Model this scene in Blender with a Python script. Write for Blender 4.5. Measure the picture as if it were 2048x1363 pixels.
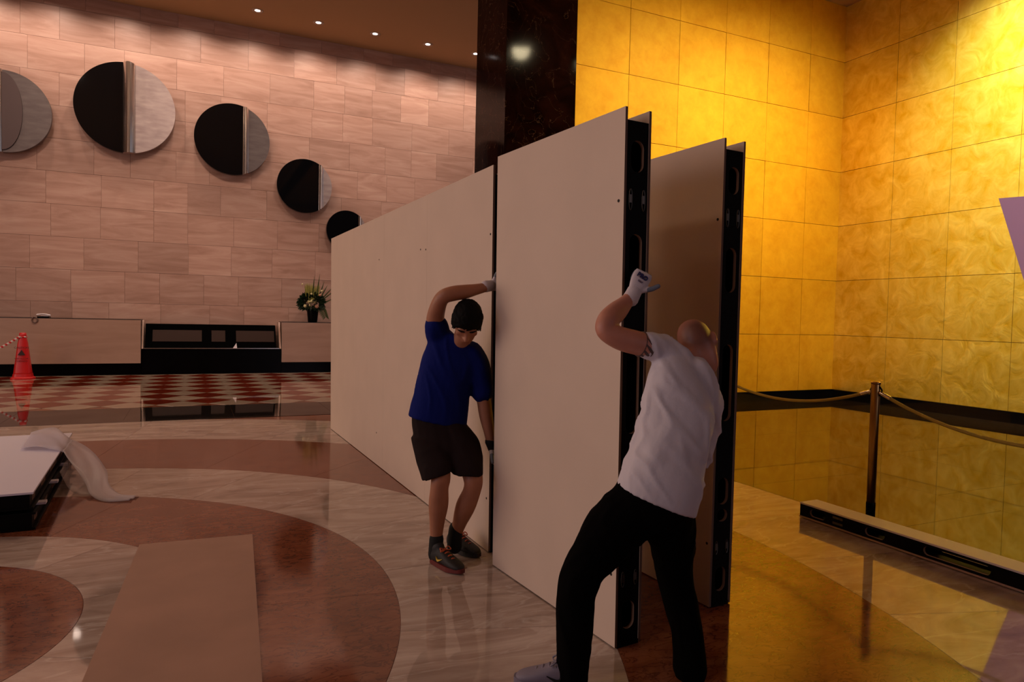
import bpy, bmesh, math, random
from mathutils import Vector, Matrix, noise
random.seed(7)
for o in list(bpy.data.objects): bpy.data.objects.remove(o)
scene = bpy.context.scene
COL = scene.collection
PI = math.pi

# ------------------------------------------------------------------ camera
F_PX = 1363.93
CAM = Vector((0, 0, 1.5))
RT = Vector((0.90563552, -0.42343277, 0.02300003))
UP = Vector((-0.00549629, 0.04251267, 0.99908081))
FW = Vector((0.42402135, 0.90492948, -0.03617367))
cd = bpy.data.cameras.new('camera'); cam = bpy.data.objects.new('camera', cd); COL.objects.link(cam)
cd.sensor_width = 36; cd.lens = F_PX / 2048 * 36; cd.clip_start = .05; cd.clip_end = 200
M = Matrix((RT, UP, -FW)).transposed().to_4x4(); M.translation = CAM
cam.matrix_world = M
scene.camera = cam
def at(px, py, d):
    """the point seen at a pixel of the photograph, d metres along the lens axis"""
    return CAM + (FW + RT * ((px - 1024) / F_PX) - UP * ((py - 681.5) / F_PX)) * d

# ------------------------------------------------------------------ world, light, exposure
w = bpy.data.worlds.new('world'); scene.world = w; w.use_nodes = True
w.node_tree.nodes['Background'].inputs[0].default_value = (.75, .72, .85, 1)
w.node_tree.nodes['Background'].inputs[1].default_value = .25
vs = scene.view_settings
vs.view_transform = 'Standard'; vs.look = 'None'; vs.exposure = -0.12; vs.gamma = 1; vs.use_curve_mapping = False

def light(name, kind, loc, energy, color, target=None, **kw):
    l = bpy.data.lights.new(name, kind); l.energy = energy; l.color = color
    for k, v in kw.items(): setattr(l, k, v)
    o = bpy.data.objects.new(name, l); COL.objects.link(o); o.location = loc
    if target is not None:
        o.rotation_euler = (Vector(target) - Vector(loc)).to_track_quat('-Z', 'Y').to_euler()
    return o
# daylight through the tall windows of the street side, left of the camera
light('window_daylight', 'AREA', (-8.75, 2.2, 3.6), 115, (.95, .80, .98), (0, 4.5, 1.4), shape='RECTANGLE', size=6, size_y=5)
# daylight through the entrance doors behind the camera
light('entrance_daylight', 'AREA', (7.5, -6.15, 2.3), 45, (1, .82, .98), (8.5, 4, 1.2), shape='RECTANGLE', size=5, size_y=4)
# added warm fill, entering by an invented wide opening further along that side
light('added_warm_glow', 'AREA', (-8.8, 9.2, 2.7), 290, (1, .70, .50), (0, 6.5, 1.6), shape='RECTANGLE', size=7, size_y=5)
# spots added to brighten the wall, then the hall's ceiling downlights (outside the frame)
for x in (-3.2, 0, 3.2, 6.2):
    light('added_wall_spot', 'SPOT', (x, 12.2, 8.35), 420, (1, .75, .62), (x, 18.2, 3.0), spot_size=math.radians(62), spot_blend=1.0, shadow_soft_size=.2)
for x, y in ((-6.5, .5), (-7.2, 4.0), (-4.5, 10.5), (-.5, 13)):
    light('hall_downlight', 'AREA', (x, y, 8.35), 75, (1, .68, .46), (x, y, 0), shape='DISK', size=1.2)

# ------------------------------------------------------------------ helpers
def newmat(name):
    m = bpy.data.materials.new(name); m.use_nodes = True
    return m, m.node_tree.nodes, m.node_tree.links, m.node_tree.nodes['Principled BSDF']
def mat(name, col, rough=.5, metal=0, spec=.5, noise_amt=0, noise_scale=8, bump=0, bump_scale=40, coat=0, alpha=1, emit=None, trans=0):
    m, N, L, b = newmat(name)
    b.inputs['Base Color'].default_value = (*col, 1)
    b.inputs['Roughness'].default_value = rough; b.inputs['Metallic'].default_value = metal
    b.inputs['Specular IOR Level'].default_value = spec
    b.inputs['Coat Weight'].default_value = coat
    b.inputs['Alpha'].default_value = alpha
    b.inputs['Transmission Weight'].default_value = trans
    if emit: b.inputs['Emission Color'].default_value = (*emit[0], 1); b.inputs['Emission Strength'].default_value = emit[1]
    if noise_amt or bump:
        tc = N.new('ShaderNodeNewGeometry')
    if noise_amt:
        n = N.new('ShaderNodeTexNoise'); n.inputs['Scale'].default_value = noise_scale; n.inputs['Detail'].default_value = 5
        L.new(tc.outputs['Position'], n.inputs['Vector'])
        r = N.new('ShaderNodeValToRGB')
        r.color_ramp.elements[0].color = (*[c * (1 - noise_amt) for c in col], 1)
        r.color_ramp.elements[1].color = (*[min(1, c * (1 + noise_amt)) for c in col], 1)
        r.color_ramp.elements[0].position = .3; r.color_ramp.elements[1].position = .7
        L.new(n.outputs['Fac'], r.inputs['Fac']); L.new(r.outputs['Color'], b.inputs['Base Color'])
    if bump:
        n2 = N.new('ShaderNodeTexNoise'); n2.inputs['Scale'].default_value = bump_scale; n2.inputs['Detail'].default_value = 4
        L.new(tc.outputs['Position'], n2.inputs['Vector'])
        bp = N.new('ShaderNodeBump'); bp.inputs['Strength'].default_value = bump; bp.inputs['Distance'].default_value = .01
        L.new(n2.outputs['Fac'], bp.inputs['Height']); L.new(bp.outputs['Normal'], b.inputs['Normal'])
    return m
def stone(name, ramp, stretch=(1, 1, 1), scale=2.0, rot=0, distort=1.5, rough=.05, spec=.5, vary=.12, veins=None, offs=30, rough_var=0):
    """marble: stretched noise through a colour ramp, offset per piece, optional dark or light vein net"""
    m, N, L, b = newmat(name)
    g = N.new('ShaderNodeNewGeometry'); oi = N.new('ShaderNodeObjectInfo')
    mp = N.new('ShaderNodeMapping'); mp.inputs['Scale'].default_value = stretch; mp.inputs['Rotation'].default_value = (0, 0, rot)
    L.new(g.outputs['Position'], mp.inputs['Vector'])
    mul = N.new('ShaderNodeMath'); mul.operation = 'MULTIPLY'; mul.inputs[1].default_value = offs
    L.new(oi.outputs['Random'], mul.inputs[0])
    ad = N.new('ShaderNodeVectorMath'); ad.operation = 'ADD'
    L.new(mp.outputs['Vector'], ad.inputs[0]); L.new(mul.outputs[0], ad.inputs[1])
    n = N.new('ShaderNodeTexNoise'); n.inputs['Scale'].default_value = scale; n.inputs['Detail'].default_value = 7
    n.inputs['Roughness'].default_value = .6; n.inputs['Distortion'].default_value = distort
    L.new(ad.outputs[0], n.inputs['Vector'])
    r = N.new('ShaderNodeValToRGB'); cr = r.color_ramp
    while len(cr.elements) < len(ramp): cr.elements.new(.5)
    for e, (pos, c) in zip(cr.elements, ramp): e.position = pos; e.color = (*c, 1)
    L.new(n.outputs['Fac'], r.inputs['Fac'])
    col = r.outputs['Color']
    if veins:
        vsc, vcol, vamt, vw = veins
        n2 = N.new('ShaderNodeTexNoise'); n2.inputs['Scale'].default_value = vsc; n2.inputs['Detail'].default_value = 6; n2.inputs['Distortion'].default_value = .8
        L.new(ad.outputs[0], n2.inputs['Vector'])
        s = N.new('ShaderNodeMath'); s.operation = 'SUBTRACT'; s.inputs[1].default_value = .5; L.new(n2.outputs['Fac'], s.inputs[0])
        a = N.new('ShaderNodeMath'); a.operation = 'ABSOLUTE'; L.new(s.outputs[0], a.inputs[0])
        mr = N.new('ShaderNodeMapRange'); mr.inputs['From Min'].default_value = 0; mr.inputs['From Max'].default_value = vw
        mr.inputs['To Min'].default_value = vamt; mr.inputs['To Max'].default_value = 0
        L.new(a.outputs[0], mr.inputs['Value'])
        mx = N.new('ShaderNodeMix'); mx.data_type = 'RGBA'
        L.new(mr.outputs['Result'], mx.inputs['Factor']); L.new(col, mx.inputs['A']); mx.inputs['B'].default_value = (*vcol, 1)
        col = mx.outputs['Result']
    if vary:
        hv = N.new('ShaderNodeHueSaturation')
        mr2 = N.new('ShaderNodeMapRange'); mr2.inputs['To Min'].default_value = 1 - vary; mr2.inputs['To Max'].default_value = 1 + vary
        L.new(oi.outputs['Random'], mr2.inputs['Value']); L.new(mr2.outputs['Result'], hv.inputs['Value'])
        L.new(col, hv.inputs['Color']); col = hv.outputs['Color']
    L.new(col, b.inputs['Base Color'])
    b.inputs['Roughness'].default_value = rough; b.inputs['Specular IOR Level'].default_value = spec
    return m

def mesh_obj(name, me, m=None, parent=None, smooth=False):
    o = bpy.data.objects.new(name, me); COL.objects.link(o)
    if m is not None and not me.materials: me.materials.append(m)
    if parent is not None: o.parent = parent
    if smooth:
        me.polygons.foreach_set('use_smooth', [True] * len(me.polygons))
    return o
def obj(name, bm, m=None, parent=None, smooth=False):
    me = bpy.data.meshes.new(name); bmesh.ops.recalc_face_normals(bm, faces=bm.faces[:]); bm.to_mesh(me); bm.free()
    return mesh_obj(name, me, m, parent, smooth)
def tag(o, label, cat, group=None):
    o['label'] = label; o['category'] = cat
    if group: o['group'] = group
    return o
def struct(o, label=None):
    o['kind'] = 'structure'
    if label: o['label'] = label
    return o
def empty(name, loc=(0, 0, 0), rz=0):
    o = bpy.data.objects.new(name, None); COL.objects.link(o); o.location = loc; o.rotation_euler = (0, 0, rz); o.empty_display_size = .1
    return o
def B(): return bmesh.new()
def box(bm, x0, x1, y0, y1, z0, z1, bev=0):
    vs_ = [bm.verts.new(p) for p in ((x0,y0,z0),(x1,y0,z0),(x1,y1,z0),(x0,y1,z0),(x0,y0,z1),(x1,y0,z1),(x1,y1,z1),(x0,y1,z1))]
    fs = [bm.faces.new([vs_[i] for i in f]) for f in ((0,3,2,1),(4,5,6,7),(0,1,5,4),(1,2,6,5),(2,3,7,6),(3,0,4,7))]
    if bev:
        es = list({e for f in fs for e in f.edges})
        bmesh.ops.bevel(bm, geom=es, offset=bev, segments=2, affect='EDGES')
    return bm
def bx(x0, x1, y0, y1, z0, z1, bev=0): return box(B(), x0, x1, y0, y1, z0, z1, bev)
def lathe(bm, prof, n=24, c=(0, 0, 0)):
    rings = []
    for r, z in prof:
        rings.append([bm.verts.new((c[0] + r * math.cos(2*PI*i/n), c[1] + r * math.sin(2*PI*i/n), c[2] + z)) for i in range(n)])
    for a, b2 in zip(rings, rings[1:]):
        for i in range(n): bm.faces.new((a[i], a[(i+1) % n], b2[(i+1) % n], b2[i]))
    bm.faces.new(rings[0][::-1]); bm.faces.new(rings[-1])
    return bm
def prism(pts, z0, z1, bm=None):
    bm = bm or B()
    a = [bm.verts.new((x, y, z0)) for x, y in pts]; b2 = [bm.verts.new((x, y, z1)) for x, y in pts]
    bm.faces.new(a[::-1]); bm.faces.new(b2)
    for i in range(len(pts)): j = (i+1) % len(pts); bm.faces.new((a[i], a[j], b2[j], b2[i]))
    return bm
def catmull(rows, sub=5):
    out = []
    n = len(rows)
    for i in range(n - 1):
        p0, p1, p2, p3 = rows[max(i-1, 0)], rows[i], rows[i+1], rows[min(i+2, n-1)]
        for s in range(sub):
            t = s / sub
            out.append([.5*((2*b) + (-a + c)*t + (2*a - 5*b + 4*c - d)*t*t + (-a + 3*b - 3*c + d)*t**3) for a, b, c, d in zip(p0, p1, p2, p3)])
    out.append(list(rows[-1]))
    return out
def tube(bm, pts, rad, n=14, side=None, sub=5, cap=True, squash=None):
    """tapering limb through pts; rad floats or (side, other) pairs; rounded ends"""
    rows = []
    for p, r in zip(pts, rad):
        ra, rb = (r, r) if not isinstance(r, (tuple, list)) else r
        rows.append([p[0], p[1], p[2], ra, rb])
    rows = catmull(rows, sub) if sub > 1 else rows
    P = [Vector(r[:3]) for r in rows]
    if cap:
        d0 = (P[0] - P[1]).normalized(); d1 = (P[-1] - P[-2]).normalized()
        r0, r1 = rows[0], rows[-1]
        pre, post = [], []
        for a in (80, 55, 28):
            k = math.cos(math.radians(a)); s = math.sin(math.radians(a))
            q = P[0] + d0 * s * min(r0[3], r0[4]); pre.append([*q, r0[3]*k, r0[4]*k])
            q = P[-1] + d1 * s * min(r1[3], r1[4]); post.insert(0, [*q, r1[3]*k, r1[4]*k])
        rows = pre + rows + post; P = [Vector(r[:3]) for r in rows]
    ref = Vector(side) if side is not None else None
    rings = []
    prev = None
    for i, r in enumerate(rows):
        t = (P[min(i+1, len(P)-1)] - P[max(i-1, 0)])
        t = t.normalized() if t.length > 1e-9 else Vector((0, 0, 1))
        if ref is not None: u = (ref - t * ref.dot(t))
        elif prev is None:
            u = Vector((1, 0, 0)) if abs(t.x) < .8 else Vector((0, 1, 0)); u = u - t * u.dot(t)
        else: u = prev - t * prev.dot(t)
        u = u.normalized(); prev = u; v = t.cross(u)
        rings.append([bm.verts.new(P[i] + u * (r[3]*math.cos(2*PI*k/n)) + v * (r[4]*math.sin(2*PI*k/n))) for k in range(n)])
    for a, b2 in zip(rings, rings[1:]):
        for i in range(n): bm.faces.new((a[i], a[(i+1) % n], b2[(i+1) % n], b2[i]))
    bm.faces.new(rings[0][::-1]); bm.faces.new(rings[-1])
    return bm
def ellipsoid(bm, c, r, axes=None, seg=16):
    res = bmesh.ops.create_uvsphere(bm, u_segments=seg, v_segments=seg//2 + 2, radius=1)
    ax = axes or (Vector((1,0,0)), Vector((0,1,0)), Vector((0,0,1)))
    for v in res['verts']:
        q = v.co.copy(); v.co = Vector(c) + ax[0]*q.x*r[0] + ax[1]*q.y*r[1] + ax[2]*q.z*r[2]
    return bm
def rings_loft(bm, rows, n=24, power=2.0, sub=4):
    """rows: centre, side vector*halfwidth, depth vector*halfdepth"""
    flat = [[*c, *s, *d] for c, s, d in rows]
    flat = catmull(flat, sub) if sub > 1 else flat
    rings = []
    for r in flat:
        c, s, d = Vector(r[:3]), Vector(r[3:6]), Vector(r[6:9])
        ring = []
        for k in range(n):
            a = 2*PI*k/n; ca, sa = math.cos(a), math.sin(a)
            e = 2/power
            ring.append(bm.verts.new(c + s * (math.copysign(abs(ca)**e, ca)) + d * (math.copysign(abs(sa)**e, sa))))
        rings.append(ring)
    for a, b2 in zip(rings, rings[1:]):
        for i in range(n): bm.faces.new((a[i], a[(i+1) % n], b2[(i+1) % n], b2[i]))
    bm.faces.new(rings[0][::-1]); bm.faces.new(rings[-1])
    return bm
def evaluated(o):
    dg = bpy.context.evaluated_depsgraph_get(); dg.update()
    return bpy.data.meshes.new_from_object(o.evaluated_get(dg))
def fuse(name, bm, voxel, m, parent=None, smooth_it=4, wrinkle=None):
    """one continuous skin over overlapping shapes"""
    bmesh.ops.recalc_face_normals(bm, faces=bm.faces[:])
    me = bpy.data.meshes.new(name + '_src'); bm.to_mesh(me); bm.free()
    t = bpy.data.objects.new(name + '_src', me); COL.objects.link(t)
    md = t.modifiers.new('r', 'REMESH'); md.mode = 'VOXEL'; md.voxel_size = voxel; md.adaptivity = 0
    if smooth_it:
        sm = t.modifiers.new('s', 'SMOOTH'); sm.factor = .5; sm.iterations = smooth_it
    out = evaluated(t); out.name = name
    bpy.data.objects.remove(t); bpy.data.meshes.remove(me)
    if wrinkle:
        nr = [v.normal.copy() for v in out.vertices]
        for v, nn in zip(out.vertices, nr): v.co += nn * wrinkle(v.co, nn)
    out.materials.clear()
    return mesh_obj(name, out, m, parent, smooth=True)
def copy_tree(o, parent=None):
    c = o.copy(); COL.objects.link(c); c.parent = parent
    for ch in list(o.children): copy_tree(ch, c)
    return c
def text_mesh(body, size, loc, xdir, ydir, m, name, parent=None, ext=.0008, bold=0):
    cu = bpy.data.curves.new(name, 'FONT'); cu.body = body; cu.size = size; cu.extrude = ext; cu.offset = bold
    cu.align_x = 'CENTER'; cu.align_y = 'CENTER'; cu.resolution_u = 3
    t = bpy.data.objects.new(name, cu); COL.objects.link(t)
    x = Vector(xdir).normalized(); y = (Vector(ydir) - x * Vector(ydir).dot(x)).normalized(); z = x.cross(y)
    R = Matrix((x, y, z)).transposed().to_4x4(); R.translation = Vector(loc)
    me = evaluated(t); bpy.data.objects.remove(t); bpy.data.curves.remove(cu)
    me.transform(R); me.name = name; me.materials.clear()
    return mesh_obj(name, me, m, parent)
def slotted(outer, holes, ext, n=10):
    """flat plate (x0,x1,y0,y1) with stadium shaped holes (cx0,cx1,cy0,cy1), as a mesh in XY, thickness along z"""
    cu = bpy.data.curves.new('plate', 'CURVE'); cu.dimensions = '2D'; cu.fill_mode = 'BOTH'; cu.extrude = ext/2
    def spl(pts):
        s = cu.splines.new('POLY'); s.points.add(len(pts) - 1)
        for p, q in zip(s.points, pts): p.co = (*q, 0, 1)
        s.use_cyclic_u = True
    x0, x1, y0, y1 = outer
    spl([(x0, y0), (x1, y0), (x1, y1), (x0, y1)])
    for h in holes: spl(stadium(*h, n))
    t = bpy.data.objects.new('plate', cu); COL.objects.link(t); me = evaluated(t)
    bpy.data.objects.remove(t); bpy.data.curves.remove(cu); me.materials.clear()
    return me
def stadium(x0, x1, y0, y1, n=10):
    w_, h_ = x1 - x0, y1 - y0
    r = min(w_, h_) / 2 * .999
    pts = []
    for cx, cy, a0 in ((x1 - r, y1 - r, 0), (x0 + r, y1 - r, 90), (x0 + r, y0 + r, 180), (x1 - r, y0 + r, 270)):
        for k in range(n // 2 + 1):
            a = math.radians(a0 + 90 * k / (n // 2)); pts.append((cx + r*math.cos(a), cy + r*math.sin(a)))
    return pts

# ------------------------------------------------------------------ materials
TRAV = stone('travertine', [(.28, (.37, .212, .160)), (.5, (.475, .29, .228)), (.72, (.56, .37, .30))], stretch=(.35, 1, 2.6), scale=1.7, distort=1.4, rough=.42, spec=.3, vary=.12)
BEIGE = stone('beige_marble', [(.28, (.27, .19, .15)), (.5, (.45, .345, .285)), (.72, (.61, .515, .445))], stretch=(.7, 2.4, 1), rot=.9, scale=1.25, distort=2.2, rough=.04, spec=.65, vary=.07, veins=(1.7, (.66, .58, .52), .55, .018))
BROWN = stone('brown_marble', [(.2, (.135, .035, .015)), (.55, (.235, .075, .034)), (.85, (.29, .11, .055))], stretch=(1.2, 2.2, 1), rot=.3, scale=3, spec=.55, rough=.085, vary=.05, veins=(9, (.055, .013, .008), .75, .035))
REDM = stone('red_marble', [(.2, (.13, .012, .004)), (.8, (.22, .03, .01))], scale=3, rough=.035, spec=.7, vary=.1)
CREAM = stone('cream_marble', [(.25, (.34, .25, .18)), (.75, (.47, .36, .27))], scale=3, rough=.035, spec=.7, vary=.08)
GRANITE = stone('black_granite', [(.3, (.008, .006, .005)), (.8, (.022, .016, .013))], scale=6, rough=.03, spec=.5, vary=.1)
DARKST = stone('dark_brown_granite', [(.3, (.012, .007, .004)), (.8, (.03, .018, .01))], scale=6, rough=.03, spec=.45, vary=.1)
COLM = stone('dark_emperador', [(.35, (.006, .0015, .001)), (.6, (.018, .0045, .003)), (.85, (.045, .013, .007))], scale=1.8, rough=.08, spec=.05, vary=.05, veins=(3.2, (.20, .11, .07), .45, .005))
CEIL = mat('ceiling_plaster', (.42, .245, .11), .9)
GROUT = mat('grout', (.34, .22, .165), .8)
BLACK = mat('black_lacquer', (.002, .002, .0025), .2, spec=.08)
BLACKG = mat('black_gloss', (.003, .003, .004), .04, spec=.4)
SILV = None

def gold_material(name, bump, rough, metal, nsc, dist, ca=(.74, .36, .006), cb=(.86, .48, .02)):
    m, N, L, b = newmat(name)
    g = N.new('ShaderNodeNewGeometry'); oi = N.new('ShaderNodeObjectInfo')
    n1 = N.new('ShaderNodeTexNoise'); n1.inputs['Scale'].default_value = nsc; n1.inputs['Detail'].default_value = 9; n1.inputs['Roughness'].default_value = .62; n1.inputs['Distortion'].default_value = dist
    L.new(g.outputs['Position'], n1.inputs['Vector'])
    r = N.new('ShaderNodeValToRGB')
    r.color_ramp.elements[0].position = .3; r.color_ramp.elements[0].color = (*ca, 1)
    r.color_ramp.elements[1].position = .72; r.color_ramp.elements[1].color = (*cb, 1)
    L.new(n1.outputs['Fac'], r.inputs['Fac'])
    hv = N.new('ShaderNodeHueSaturation'); mr = N.new('ShaderNodeMapRange'); mr.inputs['To Min'].default_value = .93; mr.inputs['To Max'].default_value = 1.06
    L.new(oi.outputs['Random'], mr.inputs['Value']); L.new(mr.outputs['Result'], hv.inputs['Value']); L.new(r.outputs['Color'], hv.inputs['Color'])
    L.new(hv.outputs['Color'], b.inputs['Base Color'])
    b.inputs['Metallic'].default_value = metal; b.inputs['Roughness'].default_value = rough
    n2 = N.new('ShaderNodeTexNoise'); n2.inputs['Scale'].default_value = nsc; n2.inputs['Detail'].default_value = 8; n2.inputs['Distortion'].default_value = dist
    L.new(g.outputs['Position'], n2.inputs['Vector'])
    bp = N.new('ShaderNodeBump'); bp.inputs['Strength'].default_value = bump; bp.inputs['Distance'].default_value = .05
    L.new(n2.outputs['Fac'], bp.inputs['Height']); L.new(bp.outputs['Normal'], b.inputs['Normal'])
    return m
GOLD = gold_material('gold_leaf', .03, .55, .5, 5, .3); GOLD_SHEEN = gold_material('gold_leaf_painted_sheen', .30, .36, .72, 3.4, .7, (.70, .43, .010), (.95, .72, .13))  # right wall's gold has its blotchy reflections painted into the colour

# ------------------------------------------------------------------ setting: floor
CX, CY = -1.4856, 3.8587
YW = 18.2           # travertine wall
ZC = 8.43           # hall ceiling
floor = struct(obj('floor', bx(-9.2, 11.9, -6.2, 18.4, -.2, -.003), BROWN), 'polished stone floor with brown and beige marble rings')
def sector(r0, r1, deg, z0=-.03, z1=0, gap=.0025, n=14):
    bm = B(); h = math.radians(deg)/2
    inn, out = [], []
    def row(r):
        a = h - (gap/2)/max(r, .05); return [(r*math.cos(-a + 2*a*k/n), r*math.sin(-a + 2*a*k/n)) for k in range(n+1)]
    o_ = row(r1 - gap/2)
    i_ = row(r0 + gap/2) if r0 > 0 else [(gap, 0)]
    prism(o_ + i_[::-1], z0, z1, bm)
    me = bpy.data.meshes.new('slab'); bmesh.ops.recalc_face_normals(bm, faces=bm.faces[:]); bm.to_mesh(me); bm.free(); return me
def ring(r0, r1, count, first, m, name):
    me = sector(r0, r1, 360/count); me.materials.append(m)
    for k in range(count):
        a = first + (k + .5) * 360/count
        am = math.radians(a); rm = (r0 + r1)/2
        x, y = CX + rm*math.cos(am), CY + rm*math.sin(am)
        if y < -4 or x < -8: continue
        o = mesh_obj(name, me, None, floor); o.location = (CX, CY, 0); o.rotation_euler = (0, 0, am)
ring(0, 1.0, 5, -12, BROWN, 'centre_slab')
ring(1.0, 1.52, 10, 10.8, BEIGE, 'ring_slab')
ring(1.52, 2.505, 10, 28.8, BROWN, 'ring_slab')
ring(2.505, 3.5, 20, 0, BEIGE, 'ring_slab')
ring(3.5, 5.01, 20, 9, BROWN, 'ring_slab')
ring(5.01, 6.51, 40, 0, BEIGE, 'ring_slab')
def slab_row(x0, x1, y0, y1, step, along, m, z1, name='border_slab'):
    L_ = (x1 - x0) if along == 'x' else (y1 - y0)
    n = max(1, round(L_/step)); g = .0015
    for k in range(n):
        if along == 'x': a, b2 = x0 + L_*k/n, x0 + L_*(k+1)/n; bm = bx(a+g, b2-g, y0+g, y1-g, -.03, z1)
        else: a, b2 = y0 + L_*k/n, y0 + L_*(k+1)/n; bm = bx(x0+g, x1-g, a+g, b2-g, -.03, z1)
        obj(name, bm, m, floor)
slab_row(-9, 4.62, 10.17, 11.6, 1.4, 'x', GRANITE, .0015)
slab_row(4.62, 6.0, -5, 11.6, 1.4, 'y', GRANITE, .0015)
for i in range(4):
    slab_row(6.0 + i*1.425, 6.0 + (i+1)*1.425, -5, 9.7, 1.4, 'y', DARKST, .0012, 'dark_slab')
# red and cream checkerboard set diagonally in front of the desk
sd = .545; s2 = sd / math.sqrt(2)
ctile = [prism([(0, -s2+.002), (s2-.002, 0), (0, s2-.002), (-s2+.002, 0)], -.03, 0) for _ in range(1)][0]
cme_r = bpy.data.meshes.new('checker_tile_red'); bmesh.ops.recalc_face_normals(ctile, faces=ctile.faces[:]); ctile.to_mesh(cme_r); ctile.free()
cme_c = cme_r.copy(); cme_r.materials.append(REDM); cme_c.materials.append(CREAM)
dx, dy = .742, .772
for j in range(-1, 17):
    for i in range(-7, 8):
        x = .235 + i*dx + (dx/2 if j % 2 else 0); y = 13.42 + (j - 5)*dy/2
        if not (11.5 < y < 17.6) or not (-4.6 < x < 4.6): continue
        o = mesh_obj('checker_tile', cme_c if j % 2 else cme_r, None, floor); o.location = (x, y, 0)
        o.scale = (dx/(2*s2), dy/(2*s2), 1)
slab_row(-9, 8.4, 17.3, 18.3, 2.9, 'x', GRANITE, .001)

# ------------------------------------------------------------------ setting: travertine wall, ceiling
wall_back = struct(obj('wall_back', bx(-9.2, 11.9, YW, YW+.3, 0, ZC), GROUT), 'travertine clad rear wall')
ub = bx(-.5, .5, -.5, .5, -.5, .5); ume = bpy.data.meshes.new('wall_tile'); ub.to_mesh(ume); ub.free(); ume.materials.append(TRAV)
ch = .7225
seams = {3: [-2.97, -1.855, -.95], 4: [-3.63, -2.69, -1.95, -1.23, -.14], 5: [-3.43, -2.49, -1.4, -.34], 6: [-3.33, -2.32, -.51]}
z_top = 1.5 + (4.39 - 1.5)*YW/17.6       # seam under the big discs
rows = []
z = z_top
while z > .6: rows.append((z - ch, z)); z -= ch
z = z_top
while z < ZC - .01: rows.append((z, min(z + ch, ZC))); z += ch
for ri, (za, zb) in enumerate(rows):
    x = -5.2 - random.random()
    while x < 8.6:
        w_ = random.choice((.72, .78, .95, 1.02, 1.06, 1.08))
        if x + w_ > -5 :
            o = mesh_obj('wall_tile', ume, None, wall_back)
            o.location = (x + w_/2, YW - .014 - random.random()*.003, (za + zb)/2); o.scale = (w_ - .004, .03, zb - za - .005)
        x += w_
ceiling = struct(obj('ceiling', bx(-9.2, 4.6, -6.2, 18.5, ZC, ZC + .3), CEIL), 'plain tan ceiling')
struct(obj('ceiling', bx(4.6, 11.9, 9.9, 18.5, ZC, ZC + .3), CEIL))
struct(obj('ceiling', bx(4.3, 11.9, -6.2, 9.9, 7.76, 8.1), CEIL))
struct(obj('wall_fascia', bx(4.3, 4.6, -6.2, 9.6, 7.76, ZC), CEIL))
wl = struct(obj('wall_left', box(box(box(box(B(), -9.2, -9, -6.2, 18.4, 6.3, ZC), -9.2, -9, -6.2, 5.2, 0, .9), -9.2, -9, 12.9, 18.4, 0, 6.3), -9.2, -9, -6.2, -1.6, .9, 6.3), GROUT))  # the opening past the windows is invented for the added warm fill
for k in range(3):
    y0 = -1.6 + k*2.26
    wd = struct(obj('window_%d' % (k+1), bx(-9.16, -9.04, y0 + .02, y0 + .1, .9, 6.3), BLACK))
    obj('window_frame', bx(-9.16, -9.04, y0 + 2.16, y0 + 2.24, .9, 6.3), BLACK, wd); obj('window_rail', bx(-9.14, -9.06, y0 + .1, y0 + 2.16, 3.6, 3.66), BLACK, wd)
struct(obj('wall_front', box(box(box(B(), -9.2, 2, -6.4, -6.2, 0, ZC), 9, 11.9, -6.4, -6.2, 0, ZC), 2, 9, -6.4, -6.2, 4.3, ZC), mat('brown_wall', (.16, .10, .07), .6)))

# dark marble pier between the hall and the gold alcove
pier = struct(obj('wall_pier', bx(4.29, 5.52, 9.6, 10.8, 0, ZC + .05), COLM), 'dark brown marble pier')
# gold alcove
XG, YG = 11.7, 9.7
DKJ = mat('gold_joint', (.20, .10, .012), .6)
wg = struct(obj('wall_gold_far', bx(5.0, XG + .2, YG, YG + .2, 0, 7.8), DKJ), 'wall of gold leaf panels')
wr = struct(obj('wall_gold_right', bx(XG, XG + .2, -6.2, YG + .2, 0, 7.8), DKJ), 'wall of gold leaf panels')
gb = bx(-.5, .5, -.5, .5, -.5, .5); gme = bpy.data.meshes.new('gold_panel'); gb.to_mesh(gme); gb.free(); gme.materials.append(GOLD); gme2 = gme.copy(); gme2.materials.clear(); gme2.materials.append(GOLD_SHEEN)
zs = [.18, 1.27, 2.355, 3.44, 4.51, 5.58, 6.67, 7.76]
xs_ = [5.52, 6.58, 7.61, 8.64, 9.67, 10.74, 11.69]
ys_ = [9.69, 8.53, 7.47, 6.39, 5.31, 4.23, 3.15, 2.07]
for za, zb in zip(zs, zs[1:]):
    for a, b2 in zip(xs_, xs_[1:]):
        o = mesh_obj('gold_panel', gme, None, wg); o.location = ((a+b2)/2, YG - .012, (za+zb)/2); o.scale = (b2 - a - .007, .025, zb - za - .008)
        o.rotation_euler = (random.uniform(-.002, .002), 0, random.uniform(-.004, .004))
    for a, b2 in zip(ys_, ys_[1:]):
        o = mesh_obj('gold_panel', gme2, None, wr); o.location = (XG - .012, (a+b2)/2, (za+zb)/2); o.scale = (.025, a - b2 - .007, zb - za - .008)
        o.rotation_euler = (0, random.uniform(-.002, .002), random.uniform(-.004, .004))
struct(obj('baseboard_gold_far', bx(5.5, XG, YG - .04, YG, 0, .175), BLACKG)); struct(obj('baseboard_gold_right', bx(XG - .04, XG, -6, YG - .04, 0, .175), BLACKG))

# lights of the alcove: wall washers in its ceiling
for x, e in ((6.9, 1150), (8.6, 1500), (10.2, 1500)):
    light('alcove_washer', 'SPOT', (x, 4.6, 7.7), e*.80, (1, .82, .50), (x + .1, YG + .2, 4.3), spot_size=math.radians(66), spot_blend=1.0, shadow_soft_size=.2)
for y in (4.6, 6.0):
    light('alcove_washer', 'SPOT', (9.3, y, 7.7), 3300, (1, .95, .70), (XG, y + .5, 5.0), spot_size=math.radians(74), spot_blend=1.0, shadow_soft_size=.2)

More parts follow.
